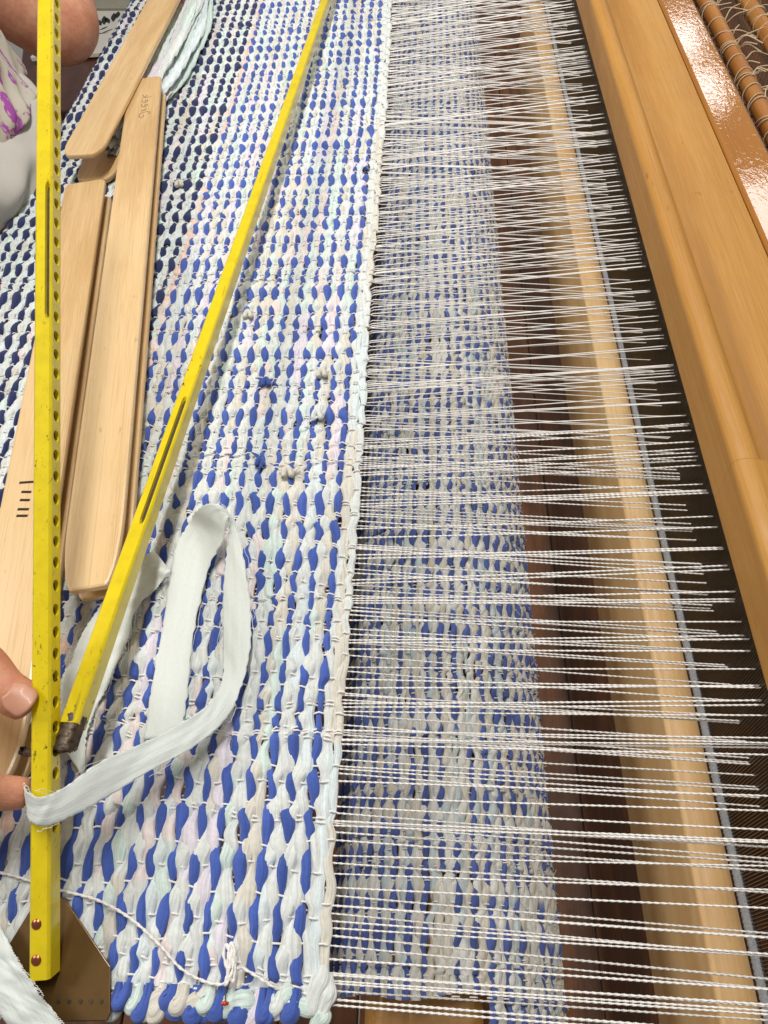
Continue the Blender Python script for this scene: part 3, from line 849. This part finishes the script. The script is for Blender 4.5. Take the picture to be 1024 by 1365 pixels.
# strips wound on the top shuttle
for i in range(12):
    c = [WHITE, MINT, PALE, LILAC, WHITE, MINT, LILAC, WHITE, MINT, WHITE, PALE, MINT][i]
    zo = .010 + .0022 * (i * 5 % 9)
    yy = np.linspace(LS1 * .02, LS1 - .085 + random.uniform(-.03, .03), 70)
    bow = np.sin(np.clip((yy / LS1 - .02) / .84, 0, 1) * math.pi) ** .7
    C = np.column_stack([-.014 - (.004 + .0042 * i) * bow - .003 * np.sin(yy * 11 + i), yy, zo - .010 * bow * (i / 11) + .0022 * np.sin(yy * 17 + i * 2)])
    V, F, uv, _ = tube_np(C, .0088 + .0016 * np.sin(yy * 37 + i) - .003 * (1 - bow), 20, flat=.36, caps=False)
    V[:, 2] += .0014 * np.sin(V[:, 0] * 1100 + V[:, 1] * 60 + i) + .0008 * np.sin(V[:, 1] * 210 + V[:, 0] * 300 + i * 2)
    link('wound_strip', mesh_np('wound_strip', V, F, uv + i, np.tile(c, (len(V), 1))), M['rag'], s1)

# ------------------------------------------------------------------ loose rag strips
def ribbon(name, edges, label, mat=M['strip'], n=120, m=17, thick=.00045, rip=.0010, sd=1, sag=0.0, parent=None, rf=40):
    """strip of cloth between two edge curves; edges = [(left point, right point), ...] in the place"""
    Lp = spline([e[0] for e in edges], n); Rp = spline([e[1] for e in edges], n)
    f = np.linspace(0, 1, m)[None, :, None]
    G = Lp[:, None, :] * (1 - f) + Rp[:, None, :] * f
    t = np.linspace(0, 1, n)[:, None]; ff = f[..., 0]
    G[..., 2] += rip * (snoise(t * rf + ff * 3, 1, sd) + .45 * np.sin(ff * 6 + snoise(t * 9, 1, sd + 1) * 2.5) + .14 * np.sin(ff * 19 + snoise(t * 16, 1, sd + 2) * 3)) + sag * np.sin(ff * math.pi)
    er = .0012 * (snoise(t * 420, 1, sd + 3) * (ff[:, :] < .01) - snoise(t * 380, 1, sd + 4) * (ff > .99))
    G[..., 0] += er
    V = G.reshape(-1, 3); F = grid_faces(n, m, False)
    Ls = np.concatenate([[0], np.cumsum(np.linalg.norm(np.diff((Lp + Rp) / 2, axis=0), axis=1))])
    uv = np.column_stack([np.tile(np.linspace(0, .028, m), n), np.repeat(Ls, m)])
    base = V.mean(0) if parent is None else np.zeros(3)
    base = np.array([base[0], base[1], V[:, 2].min()])
    o = link(name, mesh_np(name, V - base, F, uv), mat); o.location = base
    so = o.modifiers.new('thick', 'SOLIDIFY'); so.thickness = thick; so.offset = 0
    tag(o, label, 'fabric strip', 'loose rag strips')
    parts = []; g = np.random.default_rng(sd)
    for q in range(26):
        e = Lp if q % 2 else Rp; i0 = int(g.uniform(2, n - 14)); m_ = int(g.uniform(5, 12)); sg_ = G[i0:i0 + m_, 0 if q % 2 else -1] - base
        out = (e[i0] - (Rp if q % 2 else Lp)[i0]); out = out / (np.linalg.norm(out) + 1e-9)
        k_ = np.linspace(0, 1, m_)[:, None]
        parts.append(tube_np(sg_ + out * g.uniform(.001, .005) * np.sin(k_ * g.uniform(1.5, 3.1)) + np.array([0, 0, .0012]) * k_, .00016, 4, caps=False)[:3])
    V, F, uv = join_np(parts); tag(link('loose_threads', mesh_np('loose_threads', V, F, uv), M['warp'], o), kind='stuff')
    return o
E = lambda l, r: (at(*l), at(*r))
ribbon('fabric_strip', [E((192, 985, .005), (240, 985, .006)), E((200, 930, .006), (248, 935, .007)), E((216, 840, .008), (258, 845, .008)), E((232, 740, .012), (278, 760, .012)), E((250, 702, .020), (297, 722, .020)),
    E((264, 680, .034), (302, 700, .030)), E((281, 671, .040), (306, 690, .034)), E((302, 680, .036), (305, 705, .028)), E((318, 712, .026), (302, 735, .018)), E((332, 790, .018), (298, 790, .012)), E((334, 860, .016), (297, 860, .010)),
    E((322, 915, .016), (296, 905, .014)), E((298, 962, .022), (278, 938, .026)), E((258, 996, .028), (240, 965, .034)), E((205, 1025, .034), (190, 990, .040)), E((150, 1057, .046), (130, 1018, .056)), E((100, 1086, .060), (84, 1050, .070)), E((66, 1100, .065), (54, 1062, .077)), E((45, 1098, .062), (40, 1058, .072)), E((36, 1086, .050), (33, 1048, .060)), E((40, 1070, .036), (40, 1035, .044))],
    'pale cloth strip looping over the rug and round the perforated bar', n=220, sd=4, rip=.0011)
ribbon('fabric_strip', [E((206, 734, .024), (228, 762, .012)), E((190, 745, .020), (208, 784, .010)), E((160, 775, .018), (183, 812, .010)), E((128, 815, .016), (170, 850, .009)), E((100, 862, .016), (148, 905, .008)), E((84, 915, .016), (120, 965, .007)), E((78, 985, .014), (112, 1040, .006))],
    'crumpled pale cloth strip passing under the slotted yellow bar', n=110, sd=9, rip=.0022, rf=18)
ribbon('fabric_strip', [E((-22, 1200, .012), (0, 1236, .018)), E((-30, 1262, .012), (28, 1286, .022)), E((-20, 1310, .012), (56, 1330, .022)), E((0, 1350, .012), (86, 1372, .020)), E((20, 1395, .010), (112, 1415, .016))],
    'frayed white cloth strip lying over the brown tooth plate', n=120, sd=15, rip=.0026, rf=7)
ribbon('fabric_strip', [E((-20, 990, .030), (-20, 1022, .030)), E((4, 985, .030), (2, 1008, .030)), E((28, 975, .028), (26, 992, .028)), E((46, 905, .022), (58, 925, .022))],
    'small white cloth end showing beside the thumb', n=40, sd=21, rip=.001)

# ------------------------------------------------------------------ mending thread and pin
def thread(name, pts, r, label, cat, z=.0065, tw=2 * math.pi / .011):
    C = spline([at(p[0], p[1], p[2] if len(p) > 2 else z) for p in pts], 260)
    C[:, 2] += .0006 * snoise(np.linspace(0, 40, 260), 1, 3)
    b = C.mean(0); b[2] = C[:, 2].min()
    V, F, uv, _ = tube_np(C - b, r, 7, flat=.66, twist=tw, caps=False)
    o = link(name, mesh_np(name, V, F, uv), M['warp']); o.location = b
    return tag(o, label, cat)
thread('mending_thread', [(-6, 1162), (20, 1168), (45, 1176), (82, 1187), (130, 1200), (175, 1225), (215, 1262), (240, 1290), (272, 1308), (298, 1312, .009), (304, 1300, .011), (298, 1272, .012), (303, 1260, .012), (307, 1285, .012), (300, 1312, .012), (308, 1300, .013), (313, 1270, .013), (308, 1258, .012), (303, 1290, .012), (311, 1308, .012), (314, 1275, .012), (309, 1262, .012), (312, 1290, .011), (322, 1290, .009), (345, 1303, .008), (366, 1316, .006), (378, 1318, .002)],
    .00115, 'white mending thread crossing the rug and wound round a pin', 'thread')
pin = empty('pin', tuple(at(301, 1330, .005)))
tag(pin, 'steel pin with a small red head at the near selvage', 'pin')
pb = np.array(pin.location)
a_, b_ = at(300, 1337, .010), at(307, 1252, .007)
tube('shaft', np.array([a_, (a_ + b_) / 2, b_]) - pb, .0004, M['steel'], pin, 6)
hd = spline([a_ + (a_ - b_) * .045, a_ - (a_ - b_) * .03], 9)
tt = np.linspace(-1, 1, 9); tube('head', hd - pb, .0024 * np.sqrt(np.clip(1 - tt ** 4, .02, 1)), M['red'], pin, 12)

# ------------------------------------------------------------------ weaver at the breast beam
person = empty('person', (-.86, .75, -.80))
tag(person, 'person in a pale floral top leaning over the loom, hand on the yellow bar', 'person')
PB = np.array(person.location)
def limb(bm, pts, radii, n=40, nang=18, flat=1.0, ref=(0, 0, 1)):
    C = spline(pts, n); r = np.interp(np.linspace(0, 1, n), np.linspace(0, 1, len(radii)), radii)
    k = np.linspace(0, 1, n); cap = np.minimum(1, np.sqrt(np.clip(1 - np.clip(1 - np.minimum(k, 1 - k) / .06, 0, 1) ** 2, 0.03, 1))); r = r * cap
    V, F, uv, caps = tube_np(C, r, nang, ref=ref, flat=flat)
    vs = [bm.verts.new(tuple(v)) for v in V]
    for f in F: bm.faces.new([vs[i] for i in f])
    for f in caps: bm.faces.new([vs[i] for i in f])
bm = bmesh.new()
th_tip, th_ip, th_mcp = at(43, 943, .082), at(6, 917, .088), at(-48, 872, .092)
wrist = np.array([-.455, .150, .075]); elbowR = np.array([-.70, .10, .03]); shR = np.array([-.86, .62, .32])
limb(bm, [th_tip, (th_tip + th_ip) / 2, th_ip, th_mcp, (th_mcp + wrist) / 2 + np.array([0, .012, .004]), wrist], [.0118, .0136, .0132, .0150, .019, .024], 46, flat=.9)
i_tip, i_pip, i_mcp = at(40, 1058, .050), at(-6, 1056, .058), at(-60, 1040, .072)
limb(bm, [i_tip, (i_tip + i_pip) / 2, i_pip, i_mcp, wrist], [.0098, .0110, .0112, .0125, .018], 40)
for q, (dx, dy, dz) in enumerate(((-.022, -.016, -.010), (-.030, -.034, -.016), (-.042, -.050, -.020))):
    off = np.array([dx, dy, dz]); limb(bm, [i_tip + off, i_pip + off * .9 + np.array([0, 0, .006]), i_mcp + off * .75, wrist + off * .25], [.0074, .0088, .010, .015], 30)
limb(bm, [(th_mcp + i_mcp) / 2 + np.array([-.006, 0, -.004]), wrist, wrist + (elbowR - wrist) * .2], [.019, .024, .023], 24, flat=.7)
limb(bm, [wrist, wrist + (elbowR - wrist) * .35, elbowR, (elbowR + shR) / 2, shR], [.024, .036, .042, .048, .056], 50)
elbowL = at(80, 36, .05); shL = np.array([-.86, 1.18, .34])
limb(bm, [shL, (shL + elbowL) / 2 + np.array([-.03, .0, .03]), elbowL + np.array([-.030, -.01, .025]), elbowL + np.array([.004, .005, .0]), elbowL + np.array([-.02, .10, .02]), elbowL + np.array([-.06, .26, .07])], [.060, .058, .055, .054, .050, .034], 80, 28)
limb(bm, [(-.86, .96, -.32), (-.88, .96, -.05), (-.88, .95, .22), (-.86, .93, .36), (-.84, .93, .44)], [.15, .14, .17, .11, .06], 40, 24)
limb(bm, [shR, (-.87, .85, .33), shL], [.06, .09, .06], 24)
me = bpy.data.meshes.new('body_src')
bmesh.ops.translate(bm, verts=bm.verts, vec=tuple(-PB))
bmesh.ops.recalc_face_normals(bm, faces=bm.faces); bm.to_mesh(me); bm.free()
body = bpy.data.objects.new('body', me); COL.objects.link(body); body.parent = person; me.materials.append(M['skin'])
rm = body.modifiers.new('skin_join', 'REMESH'); rm.mode = 'VOXEL'; rm.voxel_size = .0026; rm.use_smooth_shade = True
sm = body.modifiers.new('smooth', 'SMOOTH'); sm.factor = .6; sm.iterations = 5
# thumb nail
tdir = (th_tip - th_ip) / np.linalg.norm(th_tip - th_ip)
tside = np.cross(tdir, (0, 0, 1)); tside /= np.linalg.norm(tside); tup = np.cross(tside, tdir)
tup = np.array([.30, -.20, .60]); tup -= tdir * (tup @ tdir); tup /= np.linalg.norm(tup); tside = np.cross(tdir, tup)
V = []; nu, nv = 12, 12
for i in range(nu):
    for j in range(nv):
        a = (i / (nu - 1) - .5) * 2; b = j / (nv - 1)
        wv = .0094 * (1 - .35 * max(0, .35 - b) / .35 * 1.0 * (1 if b < .35 else 0)) * (1 if b < .85 else 1 - (b - .85) * 1.2)
        V.append(th_tip + tdir * (-.014 + .0175 * b - .003 * a * a * (b if b > .5 else 1 - b)) + tside * a * wv + tup * (.0121 * math.sqrt(max(0, 1 - (a * .66) ** 2)) - .0014 * b) - PB)
nail = link('thumb_nail', mesh_np('thumb_nail', np.array(V), grid_faces(nu, nv, False)), M['nail'], person)
so = nail.modifiers.new('t', 'SOLIDIFY'); so.thickness = .0008
# floral top: loose cloth over the trunk, folds hanging down to a hem
def drape(name, rings, mat, folds, amp, nang=240, sd=1):
    n = 60; R = spline(rings, n); th = np.linspace(0, 2 * np.pi, nang, endpoint=False)
    V = []
    for i, (cx, cy, cz, ax, ay) in enumerate(R):
        t = i / (n - 1)
        w = 1 + amp * (1 - .6 * t) * np.sin(th * folds + 1.5 * math.sin(t * 5)) + amp * .6 * np.sin(th * folds * 1.9 + t * 7 + sd) \
            + amp * .45 * np.sin(th * folds * 4 + 3 * math.sin(t * 9 + sd)) * np.sin(t * 8 + th * 3) + amp * .35 * np.sin(th * folds * 3 - t * 26)
        V.append(np.column_stack([cx + ax * w * np.cos(th), cy + ay * w * np.sin(th), cz + .006 * np.sin(th * 5 + sd)]))
    V = np.vstack(V) - PB
    o = link(name, mesh_np(name, V, grid_faces(n, nang)), mat, person)
    so = o.modifiers.new('t', 'SOLIDIFY'); so.thickness = .002
    return o
drape('floral_top', [(-.82, .97, .050, .255, .290), (-.83, .97, .085, .252, .288), (-.83, .97, .16, .235, .28), (-.86, .95, .28, .19, .27), (-.86, .93, .37, .11, .18)], M['floral'], 9, .02)
drape('trousers', [(-.84, .97, -.42, .24, .30), (-.83, .97, -.28, .25, .31), (-.81, .97, -.06, .262, .31), (-.82, .94, .00, .276, .300), (-.82, .94, .035, .280, .30), (-.83, .95, .075, .245, .27)], M['linen'], 6, .022, sd=4)

# ------------------------------------------------------------------ behind the breast beam: printed tray on a dark stool
tray = empty('printed_tray', tuple(at(150, 40, -.30)))
tag(tray, 'white tray with black leaf sprigs behind the breast beam', 'tray')
TB = np.array(tray.location)
c4 = [at(40, 76, -.30), at(190, 66, -.30), at(260, 14, -.30), at(90, 14, -.30)]
prism('tray_top', [(p[0] - TB[0], p[1] - TB[1]) for p in c4], -.012, 0, M['enamel'], tray, .002)
c4r = [at(90, 13, -.30), at(260, 13, -.30), at(262, -20, -.30), at(92, -20, -.30)]
prism('tray_rim', [(p[0] - TB[0], p[1] - TB[1]) for p in c4r], -.012, .006, M['rim'], tray, .002)
def leaf(px, py, ax, ay, L, w):
    p = at(px, py, -.2994) - TB; q = at(px + ax * L, py + ay * L, -.2994) - TB
    d = q - p; l = np.linalg.norm(d); d /= l; s_ = np.array([-d[1], d[0], 0]); ww = w * .62 * l
    poly = [p + d * l * t + s_ * ww * math.sin(math.pi * t) * sg for sg, ts in ((1, np.linspace(0, 1, 7)), (-1, np.linspace(1, 0, 7)[1:-1])) for t in ts]
    prism('printed_leaf', [(v[0], v[1]) for v in poly], .0002, .0008, M['black'], tray)
for a in ((135, 34, -.55, -.75, 12, .22), (139, 33, .0, -1, 12, .2), (146, 31, -.5, -.8, 10, .22), (151, 29, .1, -1, 12, .2), (133, 40, .9, -.4, 12, .2), (118, 46, 1, -.1, 26, .06), (136, 44, .9, -.35, 16, .12), (112, 78, .3, -1, 8, .1), (156, 24, .2, -1, 9, .25)):
    leaf(*a)
stool = empty('stool', tuple(at(110, 100, -.33) * np.array([1, 1, 0]) + np.array([0, 0, -.8])))
tag(stool, 'dark reddish wooden stool under the printed tray', 'stool')
SB = np.array(stool.location)
c5 = [at(20, 150, -.314), at(180, 140, -.314), at(262, -30, -.314), at(40, -30, -.314)]
prism('seat', [(p[0] - SB[0], p[1] - SB[1]) for p in c5], .440, .484, M['darkwood'], stool, .004)
ctr = sum(np.array(p) for p in c5) / 4
for p in c5:
    q = p + (ctr - p) * .12 - SB
    box('leg', (q[0], q[1], .22), (.035, .035, .44), M['darkwood'], stool, .003)
